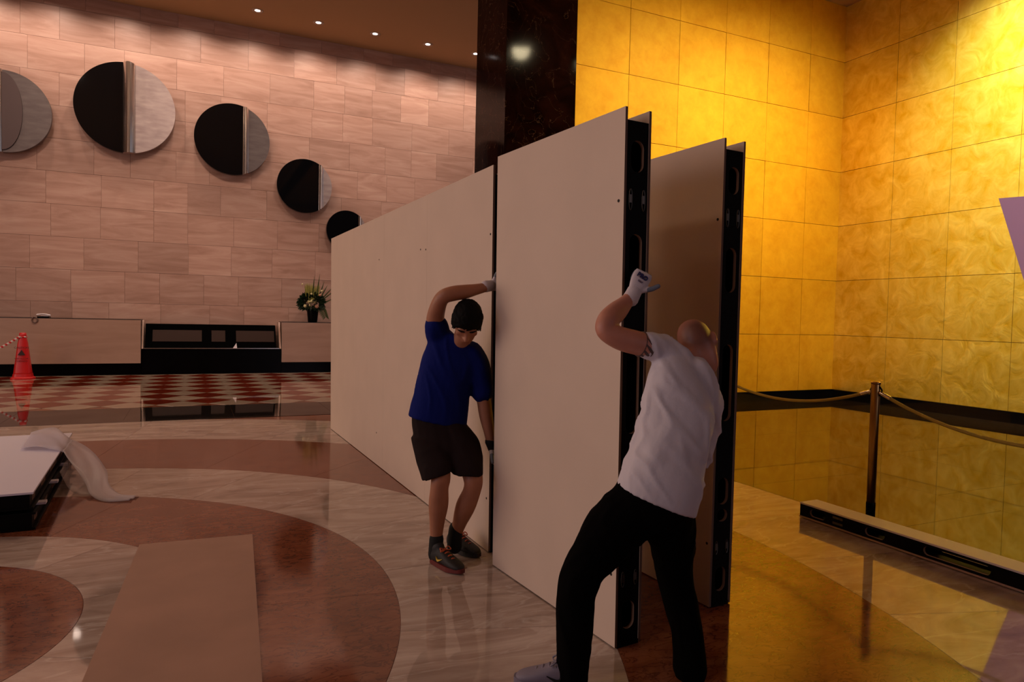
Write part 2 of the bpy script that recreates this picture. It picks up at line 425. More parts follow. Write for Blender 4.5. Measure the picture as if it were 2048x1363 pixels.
light('added_board_spot', 'SPOT', (5.6, -2.5, 7.6), 1300, (1, .86, 1), (9.45, 4.7, 2.7), spot_size=math.radians(20), spot_blend=.6, shadow_soft_size=.15)  # unseen spot added only to brighten the pink board

# ------------------------------------------------------------------ ceiling downlights (seen) that wash the travertine
LENS = mat('lamp_lens', (1, .9, .85), .4, emit=((1, .86, .80), 7))
TRIM = mat('lamp_trim', (.45, .32, .22), .4)
ords = {1: 'first visible', 2: 'second', 3: 'third', 4: 'fourth'}
dlx = [-4.2, -2.83, -1.45, -.05, 1.318, 2.691, 4.064, 5.43, 6.756, 8.1]
names = {4: 'small round recessed ceiling downlight, leftmost of the visible row', 5: 'small round recessed ceiling downlight, second from the left in the row', 6: 'small round recessed ceiling downlight, third from the left in the row',
         7: 'small round recessed ceiling downlight, fourth from the left in the row', 8: 'recessed ceiling downlight half hidden by the dark marble pier'}
for k, x in enumerate(dlx):
    if k in names:
        t = empty('recessed_downlight', (x, 17.1, ZC)); tag(t, names[k], 'downlight', 'recessed ceiling downlights in a row')
        bm = B(); lathe(bm, [(.085, -.004), (.125, -.01), (.13, .0), (.085, 0)], 20); obj('trim', bm, TRIM, t, True)
        bm = B(); lathe(bm, [(.02, -.006), (.083, -.003), (.083, .002)], 20); obj('lens', bm, LENS, t, True)
    light('wall_washer', 'SPOT', (x, 17.1, ZC - .03), 165, (1, .75, .60), (x, YW, 1.5), spot_size=math.radians(138), spot_blend=.75, shadow_soft_size=.06)

# ------------------------------------------------------------------ more materials
SHEET = mat('cream_board', (.66, .52, .42), .55, noise_amt=.025, noise_scale=3, bump=.04, bump_scale=120)
PLYEDGE = mat('raw_ply_edge', (.42, .27, .19), .6)
FRAMEB = mat('black_painted_ply', (.003, .0025, .0025), .6, spec=.1)
STEEL = mat('zinc_bracket', (.16, .14, .12), .4, metal=1)
CARD = mat('brown_cardboard', (.42, .245, .175), .6, noise_amt=.08, noise_scale=2.5)
PAPERW = mat('white_sheet', (.74, .68, .72), .6)
CHROME = mat('polished_steel', (.88, .82, .77), .2, metal=1)
BRASS = mat('brushed_brass', (.50, .30, .12), .28, metal=1)
ROPE = mat('olive_gold_rope', (.46, .34, .05), .55, bump=.5, bump_scale=180)
REDP = mat('red_plastic', (.62, .012, .014), .35)
PINK = mat('pink_board', (.80, .46, .60), .6)

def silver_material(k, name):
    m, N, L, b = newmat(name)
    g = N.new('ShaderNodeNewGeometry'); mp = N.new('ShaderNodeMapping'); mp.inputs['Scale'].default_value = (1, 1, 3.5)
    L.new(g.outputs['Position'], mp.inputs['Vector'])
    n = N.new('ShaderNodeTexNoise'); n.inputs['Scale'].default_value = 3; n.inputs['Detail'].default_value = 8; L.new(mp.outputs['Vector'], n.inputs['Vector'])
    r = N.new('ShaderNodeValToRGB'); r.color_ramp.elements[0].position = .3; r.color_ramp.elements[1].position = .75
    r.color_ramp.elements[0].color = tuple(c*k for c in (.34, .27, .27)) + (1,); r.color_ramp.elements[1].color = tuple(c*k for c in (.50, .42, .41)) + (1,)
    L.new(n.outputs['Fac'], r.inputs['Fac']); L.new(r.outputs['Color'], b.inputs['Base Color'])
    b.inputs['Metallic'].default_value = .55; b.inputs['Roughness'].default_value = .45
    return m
SILV = silver_material(1.0, 'silver_bright_reflection'); SILV_DIM = silver_material(.33, 'silver_dim_reflection')  # weaker reflection of differently tilted discs is put into the darker colour

# ------------------------------------------------------------------ moon-phase discs on the travertine wall
def disc_segment(r, xa, xb, n=48):
    """outline of the part of a disc between two vertical chords"""
    pts = []
    def arc(x0, x1, sgn):
        out = []
        for k in range(n + 1):
            # even steps in angle
            a0, a1 = math.acos(max(-1, min(1, x0/r))), math.acos(max(-1, min(1, x1/r)))
            a = a0 + (a1 - a0)*k/n; out.append((r*math.cos(a), sgn*r*math.sin(a)))
        return out
    up = arc(xa, xb, 1); dn = arc(xb, xa, -1)
    for p_ in up + dn:
        if not pts or (abs(p_[0]-pts[-1][0]) + abs(p_[1]-pts[-1][1])) > 1e-5: pts.append(p_)
    if abs(pts[0][0]-pts[-1][0]) + abs(pts[0][1]-pts[-1][1]) < 1e-5: pts.pop()
    return pts
def wall_plate(pts, y0, y1, bulge=0):
    """outline in the wall plane (x, z) given thickness towards the room"""
    bm = prism(pts, 0, y1 - y0); 
    for v in bm.verts: v.co = Vector((v.co.x, -(v.co.z) - y0, v.co.y))
    return bm
def disc(cx, cz, r, split, silver, label, crescent=None, sm=None):
    t = empty('moon_disc', (cx, 18.045, cz)); tag(t, label, 'wall sculpture', 'disc sculptures on the travertine wall')
    d1 = obj('dark_half', wall_plate(disc_segment(r, -r, split - cx), 0, .11), BLACKG, t)
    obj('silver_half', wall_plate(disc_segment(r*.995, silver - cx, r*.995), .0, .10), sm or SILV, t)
    # rounded chrome ridge along the chord, its ends cut to the circle
    bm = B(); xa, xb = split - cx, silver - cx; n = 14; rows_ = []
    for k in range(n + 1):
        a = PI*k/n; xx = (xa + xb)/2 - (xb - xa)/2*math.cos(a); yy = -.10 - .55*(xb - xa)*math.sin(a) - (.012*math.cos(4*a))
        h = math.sqrt(max(0, r*r - xx*xx))
        rows_.append((xx, yy, h))
    for s_ in range(n):
        (x0, y0, h0), (x1, y1, h1) = rows_[s_], rows_[s_+1]
        q = [bm.verts.new(p_) for p_ in ((x0, y0, -h0), (x1, y1, -h1), (x1, y1, h1), (x0, y0, h0))]; bm.faces.new(q)
        for sg in (-1, 1):
            q = [bm.verts.new(p_) for p_ in ((x0, y0, sg*h0), (x1, y1, sg*h1), (x1, 0, sg*h1), (x0, 0, sg*h0))]; bm.faces.new(q)
    bmesh.ops.remove_doubles(bm, verts=bm.verts[:], dist=1e-5)
    obj('chrome_ridge', bm, CHROME, t)
    if crescent:
        x0, x1 = crescent
        pts = [(x0 + (x1 - x0)*math.sin(PI*k/30), -r*.97*math.cos(PI*k/30)*.97) for k in range(31)]
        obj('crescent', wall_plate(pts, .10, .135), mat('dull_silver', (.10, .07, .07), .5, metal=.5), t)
    bm = B(); lathe(bm, [(.12, 0), (.12, .118)], 16)
    for v in bm.verts: v.co = Vector((v.co.x, v.co.z, v.co.y))
    obj('standoff', bm, BLACK, t)
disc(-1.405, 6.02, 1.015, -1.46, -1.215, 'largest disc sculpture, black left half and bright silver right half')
disc(.847, 5.605, .848, 1.075, 1.205, 'disc sculpture with a black left and dimmer silver right part, right of the largest one', sm=SILV_DIM)
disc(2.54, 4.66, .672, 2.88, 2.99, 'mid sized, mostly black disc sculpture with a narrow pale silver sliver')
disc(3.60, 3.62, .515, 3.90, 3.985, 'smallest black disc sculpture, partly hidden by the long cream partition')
disc(-3.68, 5.62, .87, -3.86, -3.70, 'dim silver disc sculpture with a dull crescent, cut by the left picture edge', crescent=(-.02, .34), sm=SILV_DIM)

# ------------------------------------------------------------------ reception desk
DESKST = stone('desk_travertine', [(.25, (.40, .25, .185)), (.75, (.52, .345, .265))], stretch=(.3, 1, 2.2), scale=1.3, rough=.3, vary=.05)
MATTEB = mat('matte_black_panel', (.002, .002, .002), 1, spec=0)
DARKTOP = mat('dark_desk_top', (.03, .02, .015), .3)
def counter(x0, x1, n, label, inner):
    t = empty('reception_counter', ((x0 + x1)/2, 17.8, 0)); tag(t, label, 'counter')
    ox = (x0 + x1)/2
    obj('body', bx(x0 - ox + .02, x1 - ox - .02, -.3, .35, .25, 1.222), DESKST, t)
    obj('plinth', bx(x0 - ox, x1 - ox, -.25, .35, 0, .25), BLACK, t)
    for k in range(n):
        a, b2 = x0 - ox + (x1 - x0)*k/n, x0 - ox + (x1 - x0)*(k+1)/n
        obj('front_panel', bx(a + .002, b2 - .002, -.35, -.3, .25, 1.222), DESKST, t)
    obj('top', bx(x0 - ox, x1 - ox, -.345, .355, 1.222, 1.237), DARKTOP, t)
    return t
counter(-6.6, -1.06, 2, 'long travertine reception counter with black plinth behind the red cone', 1)
counter(1.97, 5.2, 1, 'travertine reception counter carrying the flower arrangement', 0)
desk = empty('console_desk', (.455, 17.75, 0)); tag(desk, 'black reception console with sloping screens between the travertine counters', 'desk')
obj('base', bx(-1.505, 1.505, -.24, .3, 0, .575, .004), BLACK, desk)
obj('ledge', bx(-1.47, 1.46, -.27, -.2, .575, .592), CHROME, desk)
bm = prism([(-.2, .592), (.08, 1.135), (.34, 1.135), (.34, .592)], -1.44, 1.4)
for v in bm.verts: v.co = Vector((v.co.z, v.co.x, v.co.y))
obj('sloping_panel', bm, MATTEB, desk)
SCR = mat('dark_screen', (.030, .013, .008), .5, spec=.12)
for x0, x1 in ((-1.29, -.26), (-.05, .25), (.49, 1.36)):
    f0, f1 = .26, .74
    bm = B()
    def sp(x, f, o_): return (x, -.2 + .28*f - o_*.89, .592 + .543*f + o_*.458)
    v_ = [bm.verts.new(sp(x, f, o_)) for o_ in (.001, .012) for x, f in ((x0, f0), (x1, f0), (x1, f1), (x0, f1))]
    for fc in ((0, 1, 2, 3), (4, 5, 6, 7), (0, 1, 5, 4), (1, 2, 6, 5), (2, 3, 7, 6), (3, 0, 4, 7)): bm.faces.new([v_[i] for i in fc])
    obj('screen', bm, SCR, desk)
for sx in (-1, 1):
    bm = prism([(-.26, .575), (.05, 1.22), (.35, 1.22), (.35, .575)], 0, .035)
    for v in bm.verts: v.co = Vector((v.co.z + (-1.505 if sx < 0 else 1.47), v.co.x, v.co.y))
    obj('cheek_panel', bm, DESKST, desk)
bm = B(); v_ = [bm.verts.new(p_) for p_ in ((0, 0, 0), (.09, 0, 0), (.07, .06, .0), (.075, .03, .12))]
for fc in ((0, 1, 3), (1, 2, 3), (2, 0, 3), (0, 2, 1)): bm.faces.new([v_[i] for i in fc])
o = obj('folded_card', bm, PAPERW); o.location = (.87, 17.495, .592); tag(o, 'tiny white folded card standing on the black console ledge', 'card')

# telephone on the left counter
ph = empty('telephone', (-3.0, 17.62, 1.237)); tag(ph, 'small pale telephone with dark base on the left counter', 'telephone')
obj('base', bx(-.02, .2, -.1, .1, 0, .03, .006), BLACK, ph)
bm = B(); tube(bm, [(-.02, -.06, .06), (.05, -.06, .075), (.12, -.06, .075), (.2, -.06, .055)], [.022, .016, .016, .022], 10); obj('handset', bm, PAPERW, ph, True)
obj('keypad', bx(.03, .16, -.0, .08, .03, .045, .004), PAPERW, ph)
bm = B(); tube(bm, [(-.01, -.14, .05)] + [(-.045 + .05*math.cos(a), -.19, -.045 + .06*math.sin(a)) for a in [math.radians(60 - 40*k) for k in range(10)]] + [(-.02, -.12, .045)], [.012]*12, 8)
obj('cord', bm, mat('phone_cord', (.16, .10, .08), .5), ph, True)

# ------------------------------------------------------------------ flower arrangement
LEAFD = mat('dark_leaf', (.010, .030, .010), .4, noise_amt=.4, noise_scale=30)
LEAFY = mat('yellow_green_grass', (.36, .33, .07), .5, noise_amt=.4, noise_scale=25)
LEAFM = mat('mid_leaf', (.055, .075, .015), .5, noise_amt=.3, noise_scale=25)
PETALY = mat('pale_yellow_petal', (.62, .55, .28), .6); PETALP = mat('peach_petal', (.55, .28, .18), .6)
plant = empty('flower_arrangement', (2.72, 17.62, 1.237)); tag(plant, 'flower arrangement with yellow green grasses in a black vase', 'flowers')
bm = B(); lathe(bm, [(.105, 0), (.115, .02), (.145, .30), (.15, .33), (.13, .33)], 20); obj('vase', bm, BLACK, plant, True)
rnd = random.Random(3)
def leaf(bm, p, d, L_, w_, nrm=None, bend=.2):
    d = Vector(d).normalized(); s = d.cross(Vector((0, 1, 0)));
    if s.length < .1: s = Vector((1, 0, 0))
    s.normalize(); nn = s.cross(d); p = Vector(p); prev = None
    for k in range(5):
        t_ = k/4; ww = w_*math.sin(PI*(.12 + .86*t_))
        c = p + d*L_*t_ + Vector((0, 0, -1))*bend*L_*t_*t_
        row = [bm.verts.new(c - s*ww), bm.verts.new(c + nn*ww*.35), bm.verts.new(c + s*ww)]
        if prev:
            bm.faces.new((prev[0], prev[1], row[1], row[0])); bm.faces.new((prev[1], prev[2], row[2], row[1]))
        prev = row
bm = B()
for k in range(420):
    th = rnd.uniform(0, 2*PI); u = rnd.uniform(-.8, 1); rr = math.sqrt(1 - u*u)
    c = Vector((-.03 + .25*rr*math.cos(th), .2*rr*math.sin(th), .50 + .17*u)); d = Vector((rr*math.cos(th), rr*math.sin(th), u + .3))
    leaf(bm, c, d, rnd.uniform(.08, .15), rnd.uniform(.018, .032))
o = obj('foliage', bm, LEAFD, plant); o['kind'] = 'stuff'
bm = B()
for k in range(120):
    x0 = rnd.uniform(-.2, .15); lean = x0*.5 + rnd.uniform(-.05, .08)
    leaf(bm, (x0*.8, rnd.uniform(-.1, .1), .5), (lean, rnd.uniform(-.1, .1), 1), rnd.uniform(.32, .52), rnd.uniform(.006, .011), bend=.02)
o = obj('grass_spray', bm, LEAFY, plant); o['kind'] = 'stuff'
for x0, dx_, L_ in ((-.02, .05, .66), (.06, .12, .72), (.12, .5, .5), (.14, .85, .5), (.15, 1.2, .5), (.15, 1.8, .45), (.1, .3, .56)):
    bm = B(); leaf(bm, (x0, -.06, .5 if dx_ < 1.5 else .42), (dx_, -.1, 1), L_, .016, bend=.0); obj('blade_leaf', bm, LEAFM, plant)
fr = B()
for k in range(9):
    t_ = k/8; c = Vector((.2 + .10*t_, -.13, .40 - .25*t_))
    for sg in (-1, 1): leaf(fr, c, (sg*.9 + .2, -.1, -.6), .14*(1 - .3*t_), .014, bend=.3)
tube(fr, [(.13, -.1, .44), (.22, -.13, .3), (.30, -.13, .14)], [.006, .006, .003], 6); obj('palm_frond', fr, LEAFM, plant)
for x0, z0, r0, m_ in ((-.13, .50, .045, PETALY), (-.05, .515, .05, PETALY), (.01, .50, .04, PETALY), (-.22, .40, .04, PETALY), (-.1, .42, .035, PETALY), (.06, .40, .05, PETALP), (.14, .68, .035, PETALP), (-.07, .70, .025, PETALY), (.18, .78, .03, PETALY), (-.29, .93, .022, PETALY)):
    bm = B()
    for q in range(7):
        a = 2*PI*q/7; ellipsoid(bm, (x0 + r0*.5*math.cos(a), -.24, z0 + r0*.5*math.sin(a)), (r0*.5, r0*.45, r0*.5), seg=8)
    ellipsoid(bm, (x0, -.26, z0), (r0*.4, r0*.4, r0*.4), seg=8); obj('flower', bm, m_, plant, True)

# ------------------------------------------------------------------ red cone with barrier tape
cone = empty('safety_cone', (-3.12, 16.72, 0)); tag(cone, 'red plastic wet floor cone in front of the left counter', 'cone')
def sq_loft(rows_, n=24, pw=4):
    bm = B(); rings_loft(bm, [(Vector((0, 0, z)), Vector((w_, 0, 0)), Vector((0, w_, 0))) for w_, z in rows_], n, pw, 1); return bm
obj('body', sq_loft([(.155, .10), (.15, .14), (.085, .72), (.062, .84), (.06, .86), (.062, .862), (.055, .935), (.03, .94)]), REDP, cone, True)
obj('base_flange', sq_loft([(.20, 0), (.20, .03), (.17, .05), (.16, .11)]), REDP, cone)
INK = mat('dark_print', (.03, .004, .004), .6)
slope = Vector((0, .065/.58, 1))
text_mesh('CAUTION', .055, (0, -.125, .66 - .02), (1, 0, 0), slope, INK, 'caution_print', cone)
text_mesh('WET FLOOR', .042, (0, -.138, .42), (1, 0, 0), slope, INK, 'caution_print', cone); text_mesh('CUIDADO', .045, (0, -.143, .37), (1, 0, 0), slope, INK, 'caution_print', cone)
bm = B(); v_ = [bm.verts.new(Vector((x, -.1285 - .001*0 + (z - .53)*.112, z)) + Vector((0, o_, 0))) for o_ in (-.006, -.001) for x, z in ((-.065, .49), (.065, .49), (0, .60))]
for fc in ((0, 1, 2), (3, 4, 5), (0, 1, 4, 3), (1, 2, 5, 4), (2, 0, 3, 5)): bm.faces.new([v_[i] for i in fc])
obj('warning_triangle', bm, INK, cone)
def striped_material():
    m, N, L, b = newmat('red_white_tape')
    g = N.new('ShaderNodeNewGeometry'); wv = N.new('ShaderNodeTexWave'); wv.inputs['Scale'].default_value = 5.5; wv.bands_direction = 'DIAGONAL'
    L.new(g.outputs['Position'], wv.inputs['Vector'])
    r = N.new('ShaderNodeValToRGB'); r.color_ramp.interpolation = 'CONSTANT'; r.color_ramp.elements[1].position = .5
    r.color_ramp.elements[0].color = (.6, .03, .03, 1); r.color_ramp.elements[1].color = (.75, .65, .62, 1)
    L.new(wv.outputs['Fac'], r.inputs['Fac']); L.new(r.outputs['Color'], b.inputs['Base Color']); b.inputs['Roughness'].default_value = .5
    return m
TAPE = striped_material()
bm = B(); tube(bm, [(-3.16, 16.64, .86), (-3.35, 16.62, .72), (-3.6, 16.6, .57), (-4.0, 16.58, .44), (-4.6, 16.55, .4)], [(.02, .006)]*5, 8, side=(0, 0, 1))
lathe(bm, [(.078, .845), (.082, .85), (.082, .865), (.078, .87)], 16, (-3.12, 16.72, 0))
tag(obj('barrier_tape', bm, TAPE), 'red and white striped barrier tape tied to the red cone', 'tape')

# ------------------------------------------------------------------ exhibition wall panels
T = .15; PH = 2.434; SH = .013
HOLES = [(.085, .225), (.50, .73), (1.00, 1.40), (1.70, 1.84), (1.865, 1.93), (2.17, 2.30)]   # from the frame's top, along its length
BRK = [(.30, .395), (2.03, 2.10)]
def two_tone(me):
    me.materials.append(FRAMEB); me.materials.append(PLYEDGE)
    for p_ in me.polygons: p_.material_index = 0 if abs(p_.normal.z) > .5 else 1
    # outer rim stays black
    xs2 = [v.co.x for v in me.vertices]; ys2 = [v.co.y for v in me.vertices]
    X0, X1, Y0, Y1 = min(xs2), max(xs2), min(ys2), max(ys2)
    for p_ in me.polygons:
        c = p_.center
        if p_.material_index and (min(abs(c.x-X0), abs(c.x-X1)) < 1e-4 or min(abs(c.y-Y0), abs(c.y-Y1)) < 1e-4): p_.material_index = 0
    return me
def frame_plate(length, width, slots=HOLES, share=.60):
    """slotted end frame: x = along the length, y = across"""
    h = width*share/2
    return two_tone(slotted((0, length, -width/2, width/2), [(a, b2, -h, h) for a, b2 in slots if b2 < length - .03], .018))
SHEETEDGE = mat('board_edge', (.16, .09, .06), .7)
def sheet_obj(bm, t):
    o = obj('face_sheet', bm, SHEET, t); me = o.data; me.materials.append(SHEETEDGE)
    for p_ in me.polygons: p_.material_index = 0 if abs(p_.normal.x) > .5 else 1
    return o
DOT = mat('screw_hole', (.01, .008, .008), .8)
def wall_panel(name, loc, rz, W, label, n_sheets=1, dots=(), lean=0):
    t = empty(name, loc, rz); t.rotation_euler = (0, lean, rz); tag(t, label, 'wall panel')
    for x0, x1 in ((0, SH), (T - SH, T)):
        for k in range(n_sheets):
            g = .0004 if n_sheets > 1 else 0
            sheet_obj(bx(x0, x1, W*k/n_sheets + g, W*(k+1)/n_sheets - g, .006, PH), t)
    tw = T - 2*SH - .003
    top = PH - .055
    for x0 in (SH, T - SH - .001): obj('inner_lining', bx(x0, x0 + .001, .003, W - .003, .02, top), FRAMEB, t)
    me = frame_plate(top - .004, tw)
    for y in (.012, W - .012):
        o = mesh_obj('end_frame', me, None, t)
        # local x of the plate runs down from the top, local y across the panel
        o.matrix_local = Matrix(((0, 1, 0, T/2), (0, 0, 1, y), (-1, 0, 0, top), (0, 0, 0, 1)))
        if y < .1:
            for a, b2 in BRK:
                for xc in (T/2 - .036, T/2 + .038):
                    bm = B()
                    rim = slotted((0, .0001, 0, .0001), [], .001) if False else None
                    tube(bm, [(xc + .009*math.cos(q), y - .011, top - (a + b2)/2 + (b2 - a)/2*math.sin(q)) for q in [2*PI*k/16 for k in range(17)]], [.0016]*17, 5, sub=1, cap=False)
                    box(bm, xc - .006, xc + .006, y - .0115, y - .008, top - (a + b2)/2 - .014, top - (a + b2)/2 + .022)
                    obj('cam_lock', bm, STEEL, t)
    obj('top_rail', bx(SH, T - SH, .022, W - .022, top - .018, top), FRAMEB, t)
    obj('bottom_rail', bx(SH, T - SH, .0, W, 0, .02), FRAMEB, t)
    for yy, zz in dots:
        bm = B(); lathe(bm, [(.007, -.001), (.0075, .0015)], 10)
        for v in bm.verts: v.co = Vector((-v.co.z, v.co.y + yy, v.co.x + zz))
        obj('screw_hole', bm, DOT, t)
    return t
wall_panel('partition_panel', (1.703, 3.915, 0), .018, 4.97, 'long cream partition wall of joined panels behind the man in blue', 4, dots=[(.03, 2.01), (1.27, 2.01), (1.4, 2.02), (2.66, 2.02), (2.72, .32), (.04, .34)], lean=-.0095)
wall_panel('partition_panel', (1.743, 2.546, 0), .0867, 1.166, 'cream wall panel with slotted black end gripped by the man in white', 1, dots=[(.036, 2.026), (.036, .335)], lean=-.0104)
wall_panel('partition_panel', (2.45, 2.729, 0), .059, 1.166, 'shaded wall panel standing apart, rightmost of the upright panels', 1, dots=[(.03, 2.023), (.03, .335)])

# narrow panel lying on the floor beside the dark granite
bar = empty('narrow_panel', (4.257, 3.775, 0)); tag(bar, 'narrow panel with white top and slotted black side lying near the brass post', 'wall panel')
WB = .185
obj('face_sheet', bx(0, WB, -2.44, 0, .108, .12), mat('white_board', (.76, .66, .66), .5), bar)
obj('face_sheet', bx(0, WB, -2.44, 0, .006, .018), PLYEDGE, bar); obj('inner_lining', bx(.004, WB - .004, -2.436, -.004, .0182, .0192), FRAMEB, bar); obj('inner_lining', bx(.004, WB - .004, -2.436, -.004, .1068, .1078), FRAMEB, bar)
me = frame_plate(2.42, .09, [(.085, .225), (.555, .705), (.975, 1.385), (1.70, 1.85), (2.17, 2.31)], .62)
for x in (.012, WB - .012):
    o = mesh_obj('side_frame', me, None, bar); o.matrix_local = Matrix(((0, 0, 1, x), (-1, 0, 0, -.01), (0, 1, 0, .063), (0, 0, 0, 1)))
obj('end_block', bx(.004, WB - .004, -.018, -.002, .018, .108), FRAMEB, bar); obj('end_block', bx(.004, WB - .004, -2.438, -2.42, .018, .108), FRAMEB, bar)
for zc in (.045, .085):
    bm = B(); box(bm, -.0005, .002, -.385, -.30, zc - .008, zc + .008); box(bm, -.003, .002, -.355, -.325, zc - .005, zc + .005); obj('cam_lock', bm, STEEL, bar)

# flat stack of panels at the left edge
WHT = mat('white_face', (.78, .74, .86), .6)
for k, (zl, lab) in enumerate(((.0, 'lower flat panel of the stack at the left edge, resting on the floor'), (.137, 'white topped flat panel, upper of the stack at the left edge'))):
    st = empty('flat_panel', (-.945 - .012*k, 5.42, zl), .045); tag(st, lab, 'wall panel', 'panels stacked flat on the floor')
    obj('face_sheet', bx(-1.22, 0, 0, 2.44, .107, .12), WHT if k else FRAMEB, st); obj('face_sheet', bx(-1.22, 0, 0, 2.44, .006, .019), FRAMEB, st)
    me = frame_plate(2.40, .088)
    for x in (-.03, -1.19):
        o = mesh_obj('side_frame', me, None, st); o.matrix_local = Matrix(((0, 0, 1, x), (1, 0, 0, .02), (0, 1, 0, .063), (0, 0, 0, 1)))
    obj('end_frame', bx(-1.2, -.02, .006, .022, .019, .107), FRAMEB, st); obj('end_frame', bx(-1.2, -.02, 2.418, 2.434, .019, .107), FRAMEB, st)
    if k == 0:
        for yy in (.2, .85, 1.5, 2.2):
            obj('spacer_tab', bx(-.10, .035, yy, yy + .07, .1205, .1365), WHT, st)

# translucent packing film trailing off the stack
def film_material(name, a, col):
    return mat(name, col, .35, alpha=a)
FILM = film_material('packing_film', .5, (.72, .66, .74)); FILM2 = film_material('clear_film', .30, (.55, .48, .48))
def strip(rows_, name, m_, parent):
    bm = B(); prev = None
    rr = catmull([[*a, *b2] for a, b2 in rows_], 6)
    for r in rr:
        row = [bm.verts.new(Vector(r[:3]).lerp(Vector(r[3:6]), q/6) + Vector((0, 0, .008*math.sin(q*1.9 + r[1]*9)))) for q in range(7)]
        if prev:
            for i in range(6): bm.faces.new((prev[i], prev[i+1], row[i+1], row[i]))
        prev = row
    o = obj(name, bm, m_, parent, True)
    md = o.modifiers.new('thick', 'SOLIDIFY'); md.thickness = .0015; return o
film = empty('packing_film', (-.95, 7.0, 0)); tag(film, 'translucent plastic film trailing from the white panel stack to the floor', 'film')
def fo(x, y, z): return (x + .95, y - 7.0, z)
strip([(fo(-1.40, 7.85, .275), fo(-1.33, 7.0, .275)), (fo(-1.25, 7.95, .30), fo(-1.2, 6.95, .29)), (fo(-1.10, 7.6, .30), fo(-1.05, 6.85, .285)), (fo(-.99, 7.32, .27), fo(-.99, 6.82, .25))], 'folded_sheet', FILM, film)
strip([(fo(-1.0, 7.35, .275), fo(-1.0, 6.85, .265)), (fo(-.90, 7.25, .235), fo(-.93, 6.7, .20)), (fo(-.76, 7.0, .17), fo(-.84, 6.55, .13)), (fo(-.66, 6.72, .10), fo(-.78, 6.42, .06)), (fo(-.62, 6.45, .04), fo(-.72, 6.2, .025)), (fo(-.52, 6.2, .02), fo(-.60, 6.02, .012)), (fo(-.38, 6.12, .012), fo(-.44, 5.98, .012))], 'trailing_strip', FILM, film)
strip([(fo(-.97, 7.1, .2), fo(-.97, 6.5, .16)), (fo(-.88, 6.95, .08), fo(-.9, 6.42, .05)), (fo(-.76, 6.8, .02), fo(-.82, 6.3, .013)), (fo(-.66, 6.55, .013), fo(-.7, 6.22, .012))], 'crumpled_sheet', FILM2, film)

# cardboard sheet on the floor
cb = obj('cardboard_sheet', bx(-.668, 0, -2.44, 0, 0, .005), CARD); cb.location = (.369, 4.809, .001); cb.rotation_euler = (0, 0, -.055)
tag(cb, 'brown cardboard sheet lying flat on the floor in the foreground', 'cardboard')

# ------------------------------------------------------------------ stanchions and ropes
def stanchion(x, y, label):
    t = empty('rope_post', (x, y, 0)); tag(t, label, 'post', 'brass barrier posts')
    bm = B(); lathe(bm, [(.032, .14), (.032, 1.04), (.030, 1.058)], 24); obj('pole', bm, BRASS, t, True)
    bm = B(); lathe(bm, [(.033, .0), (.034, .14), (.033, .145)], 24); obj('black_collar', bm, BLACK, t, True)
    bm = B(); lathe(bm, [(.034, 1.048), (.0345, 1.062), (.030, 1.066)], 24); obj('cap', bm, BRASS, t, True)
    bm = B(); tube(bm, [(.0, -.034, 1.03), (.012, -.045, 1.0), (.0, -.036, .965)], [.006]*3, 8); obj('rope_hook', bm, BLACK, t, True); bm = B(); tube(bm, [(.0, .034, 1.02), (.0, .045, .99), (.0, .036, .965)], [.006]*3, 8); obj('rope_hook', bm, BLACK, t, True)
    return t
stanchion(4.71, 3.51, 'brass rope post behind the narrow panel on the floor')
p2 = stanchion(4.78, 5.45, 'brass rope post hidden behind the shaded wall panel')
p3 = stanchion(4.68, 1.45, 'brass rope post beyond the right edge, carrying the right rope')
def barrier_rope(a, b2, sag, label):
    t = empty('barrier_rope', a); tag(t, label, 'rope', 'ropes between the brass posts')
    a, b2 = Vector(a), Vector(b2); pts = []
    for k in range(13):
        q = k/12; p_ = a.lerp(b2, q) - a; p_.z -= sag*4*q*(1 - q); pts.append(p_)
    bm = B(); tube(bm, pts, [.0125]*13, 10, sub=3); obj('rope', bm, ROPE, t, True)
    for i, j in ((0, 1), (-1, -2)):
        d = (pts[j] - pts[i]).normalized()
        bm = B(); tube(bm, [pts[i] - d*.01, pts[i] + d*.07], [.015, .016], 12, sub=2); obj('end_ferrule', bm, CHROME, t, True)
barrier_rope((4.712, 3.565, .985), (4.776, 5.395, .985), .165, 'olive gold barrier rope sagging left of the brass post')
barrier_rope((4.709, 3.455, .98), (4.68, 1.50, .98), .215, 'olive gold barrier rope sagging right of the brass post')

# leaning pink board cut by the right picture edge
a0, a1 = Vector((8.93, 5.11, 3.08)), Vector((9.98, 4.66, 0)); ex = Vector((.9, -1.7, 0)); th = Vector((.08, .04, 0))
bm = B(); v_ = [bm.verts.new(q) for q in (a0, a1, a1 + ex, a0 + ex + Vector((0, 0, .02)), a0 + th, a1 + th, a1 + ex + th, a0 + ex + th + Vector((0, 0, .02)))]
for fc in ((0, 1, 2, 3), (4, 5, 6, 7), (0, 1, 5, 4), (1, 2, 6, 5), (2, 3, 7, 6), (3, 0, 4, 7)): bm.faces.new([v_[i] for i in fc])
tag(obj('leaning_board', bm, PINK), 'tilted pink board before the gold wall at the right edge', 'board')

